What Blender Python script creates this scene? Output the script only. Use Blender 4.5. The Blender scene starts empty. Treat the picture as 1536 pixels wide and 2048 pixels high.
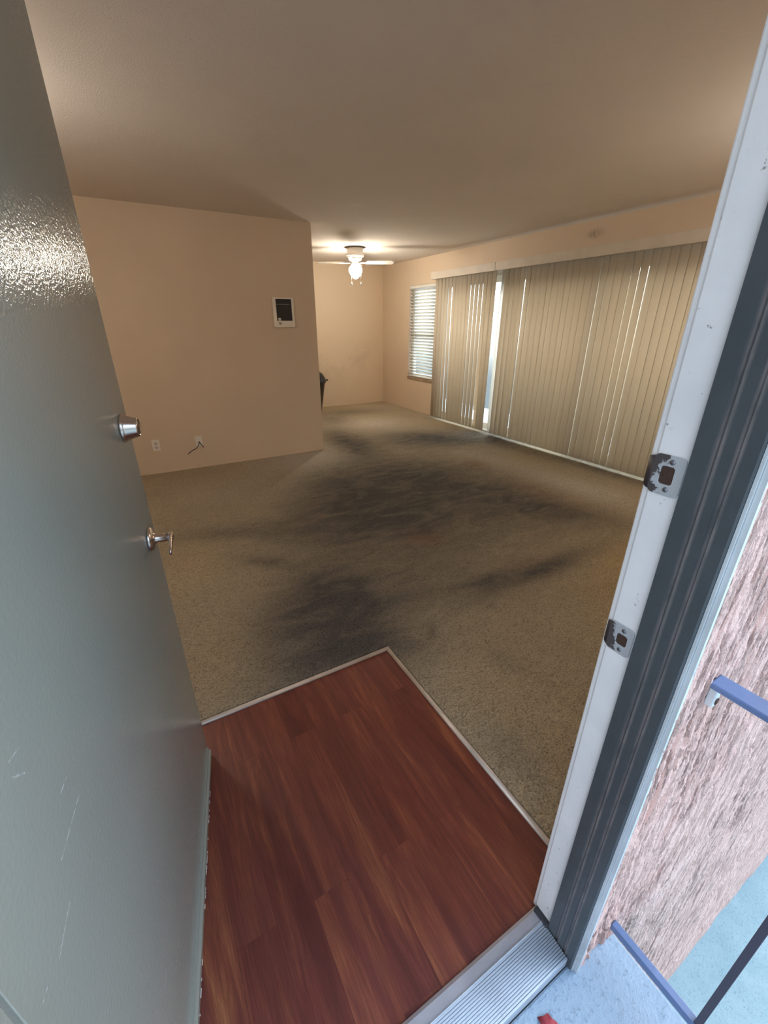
import bpy, bmesh, math, random
import numpy as np
from mathutils import Vector, Matrix
random.seed(7)
rng = np.random.default_rng(7)
S = bpy.context.scene
COL = S.collection
R = math.radians

# ------------------------------------------------------------------ camera
CAM_H = 1.478
cam = bpy.data.cameras.new('camera')
cam.sensor_fit = 'VERTICAL'
cam.sensor_height = 24.0
cam.lens = 848.84 / 2048 * 24.0
cam.clip_start = 0.02
co = bpy.data.objects.new('camera', cam)
COL.objects.link(co)
co.location = (0, 0, CAM_H)
co.rotation_euler = (math.pi / 2 - 0.4178, 0.0, -0.521)
S.camera = co

# ------------------------------------------------------------------ world
W = bpy.data.worlds.new('sky')
S.world = W
W.use_nodes = True
nt = W.node_tree
nt.nodes.clear()
def wn(t): return nt.nodes.new(t)
tc = wn('ShaderNodeTexCoord')
sep = wn('ShaderNodeSeparateXYZ'); nt.links.new(tc.outputs['Generated'], sep.inputs[0])
ramp = wn('ShaderNodeValToRGB')
ramp.color_ramp.elements[0].position = 0.0; ramp.color_ramp.elements[0].color = (0.24, 0.29, 0.33, 1)      # buildings and haze low down
e_ = ramp.color_ramp.elements.new(0.32); e_.color = (0.56, 0.75, 1.0, 1)
ramp.color_ramp.elements[2].position = 0.95; ramp.color_ramp.elements[2].color = (0.36, 0.58, 1.0, 1)
nt.links.new(sep.outputs['Z'], ramp.inputs[0])
dot = wn('ShaderNodeVectorMath'); dot.operation = 'DOT_PRODUCT'
SUNSIDE = Vector((0.82, 0.48, 0.32)).normalized()      # bright hazy part of the sky, over the balcony side
dot.inputs[1].default_value = SUNSIDE
nt.links.new(tc.outputs['Generated'], dot.inputs[0])
mx = wn('ShaderNodeMath'); mx.operation = 'MAXIMUM'; mx.inputs[1].default_value = 0.0
nt.links.new(dot.outputs['Value'], mx.inputs[0])
pw = wn('ShaderNodeMath'); pw.operation = 'POWER'; pw.inputs[1].default_value = 5.0
nt.links.new(mx.outputs[0], pw.inputs[0])
glow = wn('ShaderNodeMix'); glow.data_type = 'RGBA'; glow.blend_type = 'ADD'
GLOW = 13.0
sc_ = wn('ShaderNodeMix'); sc_.data_type = 'RGBA'
sc_.inputs[6].default_value = (0, 0, 0, 1); sc_.inputs[7].default_value = (GLOW, GLOW * 0.93, GLOW * 0.80, 1)
lift = wn('ShaderNodeMapRange'); lift.inputs['From Min'].default_value = -0.12; lift.inputs['From Max'].default_value = 0.26; lift.interpolation_type = 'SMOOTHSTEP'
nt.links.new(sep.outputs['Z'], lift.inputs['Value'])
pl_ = wn('ShaderNodeMath'); pl_.operation = 'MULTIPLY'
nt.links.new(pw.outputs[0], pl_.inputs[0]); nt.links.new(lift.outputs[0], pl_.inputs[1])
nt.links.new(pl_.outputs[0], sc_.inputs[0])
glow.inputs[0].default_value = 1.0
nt.links.new(ramp.outputs[0], glow.inputs[6]); nt.links.new(sc_.outputs[2], glow.inputs[7])
dot2 = wn('ShaderNodeVectorMath'); dot2.operation = 'DOT_PRODUCT'      # bright cloud on the open side of the landing
dot2.inputs[1].default_value = Vector((-0.74, -0.62, 0.26)).normalized()
nt.links.new(tc.outputs['Generated'], dot2.inputs[0])
mx2 = wn('ShaderNodeMath'); mx2.operation = 'MAXIMUM'; mx2.inputs[1].default_value = 0.0
nt.links.new(dot2.outputs['Value'], mx2.inputs[0])
pw2 = wn('ShaderNodeMath'); pw2.operation = 'POWER'; pw2.inputs[1].default_value = 7.0
nt.links.new(mx2.outputs[0], pw2.inputs[0])
cloud = wn('ShaderNodeMix'); cloud.data_type = 'RGBA'
cloud.inputs[6].default_value = (0, 0, 0, 1); cloud.inputs[7].default_value = (1.3, 1.25, 1.2, 1)
nt.links.new(pw2.outputs[0], cloud.inputs[0])
glow2 = wn('ShaderNodeMix'); glow2.data_type = 'RGBA'; glow2.blend_type = 'ADD'; glow2.inputs[0].default_value = 1.0
nt.links.new(glow.outputs[2], glow2.inputs[6]); nt.links.new(cloud.outputs[2], glow2.inputs[7])
bg = wn('ShaderNodeBackground'); bg.inputs['Strength'].default_value = 1.6
dot3 = wn('ShaderNodeVectorMath'); dot3.operation = 'DOT_PRODUCT'      # brightest open sky, high over the stairs beside the landing
dot3.inputs[1].default_value = Vector((0.80, -0.46, 0.52)).normalized()
nt.links.new(tc.outputs['Generated'], dot3.inputs[0])
mx3 = wn('ShaderNodeMath'); mx3.operation = 'MAXIMUM'; mx3.inputs[1].default_value = 0.0
nt.links.new(dot3.outputs['Value'], mx3.inputs[0])
pw3 = wn('ShaderNodeMath'); pw3.operation = 'POWER'; pw3.inputs[1].default_value = 9.0
nt.links.new(mx3.outputs[0], pw3.inputs[0])
open_ = wn('ShaderNodeMix'); open_.data_type = 'RGBA'
open_.inputs[6].default_value = (0, 0, 0, 1); open_.inputs[7].default_value = (2.7, 3.4, 4.2, 1)
nt.links.new(pw3.outputs[0], open_.inputs[0])
glow3 = wn('ShaderNodeMix'); glow3.data_type = 'RGBA'; glow3.blend_type = 'ADD'; glow3.inputs[0].default_value = 1.0
nt.links.new(glow2.outputs[2], glow3.inputs[6]); nt.links.new(open_.outputs[2], glow3.inputs[7])
nt.links.new(glow3.outputs[2], bg.inputs[0])
wo = wn('ShaderNodeOutputWorld'); nt.links.new(bg.outputs[0], wo.inputs[0])

BULB = 170.0            # emission of the frosted globe of the fan lamp
FILL_A = 60.0           # two unseen fill lamps added to brighten the front room
FILL_B = 58.0
FILL_COL = (1.0, 0.90, 0.78)
BULB_COL = (1.0, 0.89, 0.73)

S.view_settings.view_transform = 'Standard'
S.view_settings.look = 'None'
S.view_settings.exposure = 0.0
S.view_settings.gamma = 1.0
S.view_settings.use_curve_mapping = False
S.cycles.use_denoising = True
S.cycles.max_bounces = 14
S.cycles.diffuse_bounces = 9
S.cycles.glossy_bounces = 4
S.cycles.transmission_bounces = 8
S.cycles.transparent_max_bounces = 12
S.cycles.sample_clamp_indirect = 20.0
S.cycles.caustics_reflective = False
S.cycles.caustics_refractive = False

# ------------------------------------------------------------------ materials
class M:
    """small wrapper round a node material"""
    def __init__(s, name):
        s.m = bpy.data.materials.new(name); s.m.use_nodes = True
        s.t = s.m.node_tree; s.b = s.t.nodes['Principled BSDF']; s.out = s.t.nodes['Material Output']
        s._tc = None
    def n(s, t, **k):
        x = s.t.nodes.new(t)
        for a, v in k.items(): setattr(x, a, v)
        return x
    def l(s, a, b): s.t.links.new(a, b)
    def coord(s, scale=(1, 1, 1), which='Object'):
        if s._tc is None: s._tc = s.n('ShaderNodeTexCoord')
        mp = s.n('ShaderNodeMapping'); mp.inputs['Scale'].default_value = scale
        s.l(s._tc.outputs[which], mp.inputs[0]); return mp.outputs[0]
    def noise(s, scale, detail=3, rough=0.55, vec=None, dist=0.0):
        x = s.n('ShaderNodeTexNoise'); x.inputs['Scale'].default_value = scale
        x.inputs['Detail'].default_value = detail; x.inputs['Roughness'].default_value = rough
        x.inputs['Distortion'].default_value = dist
        s.l(vec if vec is not None else s.coord(), x.inputs['Vector']); return x.outputs['Fac']
    def ramp(s, fac, stops):
        x = s.n('ShaderNodeValToRGB'); e = x.color_ramp.elements
        while len(e) < len(stops): e.new(0.5)
        for i, (p, c) in enumerate(stops):
            e[i].position = p
            e[i].color = (c, c, c, 1) if isinstance(c, (int, float)) else (*c, 1)
        s.l(fac, x.inputs[0]); return x.outputs[0]
    def mix(s, fac, a, b, blend='MIX'):
        x = s.n('ShaderNodeMix', data_type='RGBA', blend_type=blend)
        for i, v in ((0, fac), (6, a), (7, b)):
            if isinstance(v, (int, float)): x.inputs[i].default_value = v if i == 0 else (v, v, v, 1)
            elif isinstance(v, tuple): x.inputs[i].default_value = (*v, 1)
            else: s.l(v, x.inputs[i])
        return x.outputs[2]
    def math(s, op, a, b=0.0, c=None):
        x = s.n('ShaderNodeMath', operation=op)
        for i, v in enumerate((a, b) if c is None else (a, b, c)):
            if isinstance(v, (int, float)): x.inputs[i].default_value = v
            else: s.l(v, x.inputs[i])
        return x.outputs[0]
    def attr(s, name):
        x = s.n('ShaderNodeAttribute', attribute_name=name); return x
    def base(s, v):
        if isinstance(v, tuple): s.b.inputs['Base Color'].default_value = (*v, 1)
        else: s.l(v, s.b.inputs['Base Color'])
        return s
    def set(s, **k):
        for a, v in k.items():
            i = s.b.inputs[a.replace('_', ' ')]
            if isinstance(v, (int, float)): i.default_value = v
            elif isinstance(v, tuple): i.default_value = (*v, 1)
            else: s.l(v, i)
        return s
    def bump(s, h, strength=0.3, dist=0.01, normal=None):
        x = s.n('ShaderNodeBump'); x.inputs['Strength'].default_value = strength; x.inputs['Distance'].default_value = dist
        s.l(h, x.inputs['Height'])
        if normal is not None: s.l(normal, x.inputs['Normal'])
        s.l(x.outputs[0], s.b.inputs['Normal']); return x.outputs[0]

def simple(name, col, rough=0.5, metal=0.0, bump=None, var=0.0):
    m = M(name)
    if var:
        f = m.noise(6, 4)
        m.base(m.mix(m.ramp(f, [(0.3, 0.0), (0.7, 1.0)]), tuple(c * (1 - var) for c in col), tuple(min(1, c * (1 + var)) for c in col)))
    else: m.base(col)
    m.set(Roughness=rough, Metallic=metal)
    if bump: m.bump(m.noise(bump[0], 3), bump[1], bump[2])
    return m.m

MAT = {}
# cream wall paint
m = M('wall_paint')
f = m.noise(1.3, 5, 0.6)
c = m.mix(m.ramp(f, [(0.35, 0.0), (0.72, 1.0)]), (0.69, 0.565, 0.43), (0.655, 0.53, 0.40))
m.base(c).set(Roughness=0.62)
m.bump(m.noise(160, 3), 0.25, 0.004)
MAT['wall'] = m.m
# same paint with hand smudges (back wall)
m = M('wall_paint_smudged')
f = m.ramp(m.noise(1.7, 6, 0.65), [(0.50, 0.0), (0.72, 1.0)])
zz = m.n('ShaderNodeSeparateXYZ'); m.l(m.coord(), zz.inputs[0])
band = m.ramp(m.math('ABSOLUTE', m.math('SUBTRACT', zz.outputs[2], 0.85)), [(0.0, 1.0), (0.6, 0.0)])
m.base(m.mix(m.math('MULTIPLY', m.math('MULTIPLY', f, band), 0.5), (0.69, 0.56, 0.41), (0.42, 0.33, 0.23))).set(Roughness=0.62)
m.bump(m.noise(160, 3), 0.25, 0.004)
MAT['wall_back'] = m.m
# right wall: same paint, a brown stain above the blind
m = M('wall_paint_stained')
f = m.noise(1.3, 5, 0.6)
c = m.mix(m.ramp(f, [(0.35, 0.0), (0.72, 1.0)]), (0.69, 0.565, 0.43), (0.655, 0.53, 0.40))
vd = m.n('ShaderNodeVectorMath', operation='DISTANCE'); m.l(m.coord((1, 0.6, 1.3)), vd.inputs[0])
vd.inputs[1].default_value = (4.426, 3.37 * 0.6, 2.322 * 1.3)
st = m.math('MULTIPLY', m.ramp(vd.outputs['Value'], [(0.0, 1.0), (0.075, 0.0)]), m.ramp(m.noise(38, 4), [(0.35, 0.1), (0.6, 1.0)]))
m.base(m.mix(m.math('MULTIPLY', st, 0.85), c, (0.20, 0.13, 0.08))).set(Roughness=0.62)
m.bump(m.noise(160, 3), 0.25, 0.004)
MAT['wall_stain'] = m.m
# ceiling, fine sprayed texture with two pale scuffs
m = M('ceiling_texture')
base = m.mix(m.ramp(m.noise(0.9, 4), [(0.35, 0.0), (0.7, 1.0)]), (0.77, 0.71, 0.645), (0.72, 0.66, 0.60))
for (cx, cy, rr) in ((2.07, 4.09, 0.10), (2.83, 4.28, 0.14), (2.95, 4.15, 0.10)):
    vd = m.n('ShaderNodeVectorMath', operation='DISTANCE'); m.l(m.coord((0.7, 1.6, 0)), vd.inputs[0])
    vd.inputs[1].default_value = (cx * 0.7, cy * 1.6, 0)
    sp = m.math('MULTIPLY', m.ramp(vd.outputs['Value'], [(0.0, 1.0), (rr, 0.0)]), m.ramp(m.noise(9, 4), [(0.4, 0.0), (0.65, 1.0)]))
    base = m.mix(m.math('MULTIPLY', sp, 0.8), base, (0.86, 0.80, 0.70))
m.base(base).set(Roughness=0.9)
m.bump(m.noise(170, 3, 0.7), 0.45, 0.006)
MAT['ceiling'] = m.m
# carpet
m = M('shag_carpet')
v = m.coord()
warp = m.noise(7, 3, 0.5, v)
tuft_v = m.n('ShaderNodeMapping'); tuft_v.inputs['Rotation'].default_value = (0, 0, 0.6); tuft_v.inputs['Scale'].default_value = (48, 96, 48)
m.l(v, tuft_v.inputs[0])
t1 = m.noise(1.0, 3, 0.6, tuft_v.outputs[0], 2.2)
t2 = m.noise(130, 2, 0.6, v)
tuft = m.math('ADD', m.math('MULTIPLY', t1, 0.65), m.math('MULTIPLY', t2, 0.35))
basec = m.mix(m.ramp(m.noise(2.2, 5, 0.6, v), [(0.3, 0.0), (0.7, 1.0)]), (0.70, 0.60, 0.43), (0.62, 0.525, 0.38))
a = m.attr('stain'); sx = m.n('ShaderNodeSeparateColor'); m.l(a.outputs['Color'], sx.inputs[0])
a2 = m.attr('stain_two')
streak_v = m.n('ShaderNodeMapping'); streak_v.inputs['Rotation'].default_value = (0, 0, -0.9); streak_v.inputs['Scale'].default_value = (3, 7, 3)
m.l(v, streak_v.inputs[0])
br = m.ramp(m.noise(1.0, 6, 0.65, streak_v.outputs[0], 1.0), [(0.26, 0.78), (0.62, 1.2)])
br2 = m.ramp(m.noise(9, 5, 0.65, v, 0.6), [(0.3, 0.35), (0.65, 1.2)])
basec = m.mix(m.math('MULTIPLY', m.math('MULTIPLY', a2.outputs['Fac'], 0.75), br2), basec, (0.74, 0.56, 0.28))
basec = m.mix(m.math('MULTIPLY', m.math('MULTIPLY', sx.outputs[1], 1.0), br), basec, (0.88, 0.82, 0.71))
basec = m.mix(m.math('MINIMUM', m.math('MULTIPLY', m.math('MULTIPLY', sx.outputs[0], br), 1.0), 0.95), basec, (0.13, 0.125, 0.124))
basec = m.mix(m.math('MULTIPLY', m.math('MULTIPLY', sx.outputs[2], 0.45), br2), basec, (0.30, 0.12, 0.085))
basec = m.mix(m.ramp(tuft, [(0.38, 0.9), (0.53, 0.0)]), basec, m.mix(1.0, basec, (0.42, 0.40, 0.38), 'MULTIPLY'))  # shade between the tufts is put into the colour here
m.base(basec).set(Roughness=0.95)
m.b.inputs['Specular IOR Level'].default_value = 0.1
m.bump(tuft, 1.0, 0.03)
MAT['carpet'] = m.m
# cherry laminate planks, running away from the door
m = M('cherry_laminate')
v = m.coord()
brk = m.n('ShaderNodeTexBrick'); brk.offset = 0.37; brk.offset_frequency = 2
rot = m.n('ShaderNodeMapping'); rot.inputs['Rotation'].default_value = (0, 0, math.pi / 2); rot.inputs['Location'].default_value = (0.35, 0.06, 0)
m.l(v, rot.inputs[0]); m.l(rot.outputs[0], brk.inputs['Vector'])
brk.inputs['Color1'].default_value = (0, 0, 0, 1); brk.inputs['Color2'].default_value = (1, 1, 1, 1)
brk.inputs['Scale'].default_value = 1.0; brk.inputs['Mortar Size'].default_value = 0.0006
brk.inputs['Brick Width'].default_value = 0.83; brk.inputs['Row Height'].default_value = 0.105
plank = brk.outputs['Color']
gv = m.n('ShaderNodeMapping'); gv.inputs['Scale'].default_value = (15, 1.5, 10); m.l(v, gv.inputs[0])
off = m.n('ShaderNodeVectorMath', operation='ADD'); m.l(gv.outputs[0], off.inputs[0])
sc2 = m.n('ShaderNodeVectorMath', operation='SCALE'); sc2.inputs['Scale'].default_value = 9.0; m.l(plank, sc2.inputs[0]); m.l(sc2.outputs[0], off.inputs[1])
g1 = m.noise(1.0, 6, 0.65, off.outputs[0], 1.2)
gv2 = m.n('ShaderNodeMapping'); gv2.inputs['Scale'].default_value = (230, 7, 10); m.l(v, gv2.inputs[0])
g2 = m.noise(1.0, 4, 0.7, gv2.outputs[0], 0.4)
c = m.ramp(g1, [(0.30, (0.115, 0.028, 0.022)), (0.48, (0.175, 0.043, 0.030)), (0.60, (0.24, 0.068, 0.036)), (0.72, (0.34, 0.120, 0.052))])
c = m.mix(m.math('MULTIPLY', m.ramp(g2, [(0.42, 1.0), (0.56, 0.0)]), 0.38), c, (0.085, 0.02, 0.010))
pl = m.n('ShaderNodeSeparateColor'); m.l(plank, pl.inputs[0])
c = m.mix(m.ramp(pl.outputs[0], [(0.0, 0.55), (0.5, 0.0)]), c, m.mix(1.0, c, (0.62, 0.50, 0.62), 'MULTIPLY'))
c = m.mix(m.math('MULTIPLY', brk.outputs['Fac'], 0.35), c, (0.05, 0.014, 0.01))
m.base(c).set(Roughness=m.ramp(m.noise(5, 4), [(0.3, 0.36), (0.7, 0.48)]))
m.bump(g2, 0.06, 0.002)
MAT['laminate'] = m.m
# stucco outside
m = M('pink_stucco')
f = m.noise(5, 5, 0.6)
sv = m.n('ShaderNodeMapping'); sv.inputs['Scale'].default_value = (55, 55, 7); m.l(m.coord(), sv.inputs[0])
s1 = m.noise(1.0, 5, 0.7, sv.outputs[0], 0.5)
m.base(m.mix(m.ramp(f, [(0.3, 0.0), (0.7, 1.0)]), (0.63, 0.40, 0.34), (0.73, 0.50, 0.44))).set(Roughness=0.9)
m.bump(m.math('ADD', m.ramp(s1, [(0.36, 0.0), (0.50, 1.0)]), m.math('MULTIPLY', m.noise(190, 3), 0.5)), 0.9, 0.010)
MAT['stucco'] = m.m
# concrete
def concrete(name, c1, c2, bs):
    m = M(name)
    f = m.noise(7, 6, 0.65); f2 = m.noise(90, 4, 0.7)
    c = m.mix(m.ramp(f, [(0.3, 0.0), (0.7, 1.0)]), c1, c2)
    c = m.mix(m.ramp(f2, [(0.55, 0.0), (0.70, 0.6)]), c, tuple(x * 0.45 for x in c1))
    m.base(c).set(Roughness=0.85)
    m.bump(m.math('ADD', f2, m.math('MULTIPLY', f, 0.6)), 0.5, bs)
    return m.m
MAT['landing'] = concrete('landing_concrete', (0.26, 0.355, 0.45), (0.33, 0.42, 0.51), 0.006)
MAT['ground'] = concrete('ground_concrete', (0.22, 0.345, 0.385), (0.29, 0.415, 0.45), 0.006)
# painted door: grey green semi gloss with orange peel and a few scratches
m = M('door_paint')
v = m.coord()
op = m.noise(150, 2, 0.5, v)
c = m.mix(m.ramp(m.noise(2.0, 4, 0.5, v), [(0.3, 0.0), (0.7, 1.0)]), (0.235, 0.245, 0.215), (0.265, 0.275, 0.24))
def scratch(px, pz, length, slope, width):
    """scratches given in the door's own metres: along the door (x), height (z)"""
    s_ = m.n('ShaderNodeSeparateXYZ'); m.l(v, s_.inputs[0])
    dx = m.math('SUBTRACT', s_.outputs[0], px)
    dz = m.math('SUBTRACT', m.math('SUBTRACT', s_.outputs[2], pz), m.math('MULTIPLY', dx, slope))
    a_ = m.math('LESS_THAN', m.math('ABSOLUTE', dz), width)
    b_ = m.math('LESS_THAN', m.math('ABSOLUTE', dx), length)
    return m.math('MULTIPLY', a_, b_)
SCRATCHES = (
    (0.173, 0.873, 0.040, 0.112, 0.0011), (0.192, 0.926, 0.012, 0.029, 0.0012), (0.088, 0.806, 0.026, 0.307, 0.0010),
    (0.286, 0.224, 0.026, -0.111, 0.0010), (0.221, 0.306, 0.016, -0.074, 0.0009), (0.136, 1.024, 0.009, -0.9, 0.0018),
    (0.030, 0.810, 0.007, -0.072, 0.0010), (0.143, 1.048, 0.012, -0.216, 0.0009),
)
scr = None
for q in SCRATCHES:
    k = scratch(*q); scr = k if scr is None else m.math('MAXIMUM', scr, k)
scr = m.math('MULTIPLY', scr, m.ramp(m.noise(120, 3, 0.6, v), [(0.38, 0.0), (0.62, 0.5)]))
m.base(m.mix(scr, c, (0.62, 0.66, 0.66))).set(Roughness=0.11)
m.bump(op, 0.22, 0.0035)
MAT['door'] = m.m
# jamb paints
m = M('white_jamb_paint')
chip = m.ramp(m.noise(48, 5, 0.7), [(0.655, 0.0), (0.69, 1.0)])
c = m.mix(m.ramp(m.noise(9, 5), [(0.35, 0.0), (0.7, 1.0)]), (0.74, 0.73, 0.73), (0.66, 0.66, 0.67))
m.base(m.mix(m.math('MULTIPLY', chip, 0.75), c, (0.12, 0.10, 0.09))).set(Roughness=0.42)
m.bump(m.noise(28, 4), 0.2, 0.006)
MAT['jamb_white'] = m.m
m = M('grey_jamb_paint')
v = m.coord()
sp = m.n('ShaderNodeSeparateXYZ'); m.l(v, sp.inputs[0])
wear = None
for yy, ww in ((0.2625, 0.0016), (0.2560, 0.0009), (0.2375, 0.0012), (0.2325, 0.0008)):
    k = m.ramp(m.math('ABSOLUTE', m.math('SUBTRACT', sp.outputs[1], yy)), [(0.0, 1.0), (ww, 0.9), (ww * 1.6, 0.0)])
    wear = k if wear is None else m.math('MAXIMUM', wear, k)
lv = m.n('ShaderNodeMapping'); lv.inputs['Scale'].default_value = (60, 60, 14); m.l(v, lv.inputs[0])
wear = m.math('MULTIPLY', wear, m.ramp(m.noise(1.0, 6, 0.7, lv.outputs[0]), [(0.35, 0.15), (0.6, 0.8)]))
chip = m.ramp(m.noise(42, 4, 0.7), [(0.72, 0.0), (0.75, 1.0)])
c = m.mix(m.ramp(m.noise(12, 4), [(0.3, 0.0), (0.7, 1.0)]), (0.046, 0.054, 0.060), (0.058, 0.066, 0.072))
c = m.mix(wear, c, (0.21, 0.18, 0.175))
m.base(m.mix(m.math('MULTIPLY', chip, 0.7), c, (0.45, 0.40, 0.34))).set(Roughness=0.38)
m.bump(m.noise(70, 4), 0.15, 0.004)
MAT['jamb_grey'] = m.m
MAT['bead'] = simple('corner_bead_metal', (0.60, 0.64, 0.66), 0.35, 0.3, (60, 0.2, 0.003), 0.15)
MAT['alu'] = simple('brushed_aluminium', (0.62, 0.66, 0.70), 0.38, 0.75, (120, 0.15, 0.002), 0.1)
MAT['alu_dirty'] = simple('dull_aluminium', (0.50, 0.50, 0.54), 0.5, 0.45, (40, 0.2, 0.003), 0.2)
MAT['gasket'] = simple('black_gasket', (0.03, 0.03, 0.035), 0.6)
MAT['strip'] = simple('pale_edge_strip', (0.66, 0.58, 0.50), 0.34, 0.25, (50, 0.2, 0.003), 0.18)
m = M('strike_metal')
sp_y = m.n('ShaderNodeSeparateXYZ'); m.l(m.coord(), sp_y.inputs[0])
spot = m.ramp(m.math('ADD', m.noise(45, 5, 0.65), m.math('MULTIPLY', m.math('SUBTRACT', sp_y.outputs[1], 0.3155), 9.0)), [(0.60, 0.0), (0.64, 1.0)])
m.base(m.mix(spot, (0.52, 0.54, 0.57), (0.10, 0.085, 0.085))).set(Roughness=0.4, Metallic=0.45)
m.bump(m.noise(70, 4), 0.2, 0.003)
MAT['strike'] = m.m
MAT['hole'] = simple('painted_hole_shade', (0.045, 0.022, 0.014), 0.85, 0, (60, 0.6, 0.006), 0.4)  # near black, paints the shade of holes that are not cut
MAT['dark_paint'] = simple('old_dark_paint', (0.055, 0.045, 0.05), 0.45, 0, (60, 0.3, 0.004), 0.3)
MAT['screw'] = simple('screw_metal', (0.20, 0.20, 0.215), 0.4, 0.8)
MAT['nickel'] = simple('satin_nickel', (0.66, 0.57, 0.51), 0.24, 1.0)
MAT['nickel_dark'] = simple('nickel_keyway', (0.22, 0.19, 0.17), 0.35, 1.0)
MAT['white_plastic'] = simple('white_plastic', (0.80, 0.765, 0.70), 0.35)
MAT['outlet_face'] = simple('ivory_outlet_face', (0.60, 0.55, 0.52), 0.4)
MAT['slot'] = simple('outlet_slot', (0.05, 0.045, 0.04), 0.6)
MAT['black_cable'] = simple('black_cable', (0.025, 0.023, 0.022), 0.5)
MAT['panel_dark'] = simple('dark_glass_panel', (0.012, 0.010, 0.012), 0.55)
MAT['panel_white'] = simple('panel_frame_white', (0.80, 0.745, 0.665), 0.38, 0, None, 0.06)
MAT['fan_white'] = simple('fan_white_enamel', (0.82, 0.79, 0.73), 0.3)
MAT['bronze'] = simple('bronze_trim', (0.18, 0.16, 0.14), 0.35, 0.6)
MAT['chain'] = simple('pull_chain_brass', (0.75, 0.62, 0.40), 0.3, 0.8)
MAT['bin'] = simple('black_bin_plastic', (0.022, 0.021, 0.024), 0.32)
MAT['bin_lid'] = simple('grey_bin_lid_plastic', (0.22, 0.23, 0.25), 0.3)
MAT['rail'] = simple('sky_tinted_railing_paint', (0.11, 0.17, 0.32), 0.28, 0.0, (40, 0.15, 0.003), 0.15)  # sky reflection on the rails is put into this blue base colour
MAT['rail_dark'] = simple('dark_baluster_paint', (0.045, 0.04, 0.06), 0.35, 0.0, (40, 0.15, 0.003), 0.15)
MAT['leaf'] = simple('dry_red_leaf', (0.36, 0.045, 0.06), 0.6, 0, (40, 0.3, 0.004), 0.25)
MAT['frame_white'] = simple('white_window_frame', (0.78, 0.77, 0.73), 0.4)
MAT['sill'] = simple('dirty_sill', (0.38, 0.27, 0.18), 0.6, 0, (30, 0.3, 0.004), 0.4)
MAT['parapet'] = simple('blue_grey_parapet', (0.36, 0.45, 0.52), 0.85, 0, (60, 0.4, 0.006), 0.15)
MAT['leafage'] = simple('hedge_green', (0.10, 0.17, 0.11), 0.7, 0, (20, 0.5, 0.02), 0.4)

def vane_mat(name, col, tr, tw):
    m = M(name)
    d = m.n('ShaderNodeBsdfDiffuse'); t = m.n('ShaderNodeBsdfTranslucent'); mx = m.n('ShaderNodeMixShader')
    f = m.noise(1.0, 3, 0.5, m.coord((300, 300, 14)))
    c = m.mix(m.ramp(f, [(0.35, 0.0), (0.65, 1.0)]), col, tuple(x * 0.93 for x in col))
    m.l(c, d.inputs[0]); t.inputs[0].default_value = (*tr, 1); mx.inputs[0].default_value = tw
    m.l(d.outputs[0], mx.inputs[1]); m.l(t.outputs[0], mx.inputs[2])
    g = m.n('ShaderNodeBsdfGlossy'); g.inputs['Roughness'].default_value = 0.45; g.inputs[0].default_value = (0.8, 0.8, 0.8, 1)
    m2 = m.n('ShaderNodeMixShader'); m2.inputs[0].default_value = 0.04
    m.l(mx.outputs[0], m2.inputs[1]); m.l(g.outputs[0], m2.inputs[2]); m.l(m2.outputs[0], m.out.inputs[0])
    return m.m
MAT['vane'] = vane_mat('cream_pvc_vane', (0.74, 0.665, 0.55), (0.72, 0.63, 0.51), 0.34)
MAT['slat'] = vane_mat('white_slat', (0.82, 0.80, 0.74), (0.75, 0.75, 0.72), 0.20)
MAT['valance'] = simple('cream_valance', (0.66, 0.60, 0.52), 0.5, 0, None, 0.06)
m = M('window_glass')
tr = m.n('ShaderNodeBsdfTransparent'); tr.inputs[0].default_value = (0.93, 0.97, 0.98, 1)
gl = m.n('ShaderNodeBsdfGlossy'); gl.inputs['Roughness'].default_value = 0.02
mxs = m.n('ShaderNodeMixShader'); mxs.inputs[0].default_value = 0.06
m.l(tr.outputs[0], mxs.inputs[1]); m.l(gl.outputs[0], mxs.inputs[2]); m.l(mxs.outputs[0], m.out.inputs[0])
MAT['glass'] = m.m
m = M('lit_frosted_globe')
em = m.n('ShaderNodeEmission'); em.inputs[0].default_value = (*BULB_COL, 1); em.inputs[1].default_value = BULB
m.l(em.outputs[0], m.out.inputs[0])
MAT['globe'] = m.m

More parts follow.
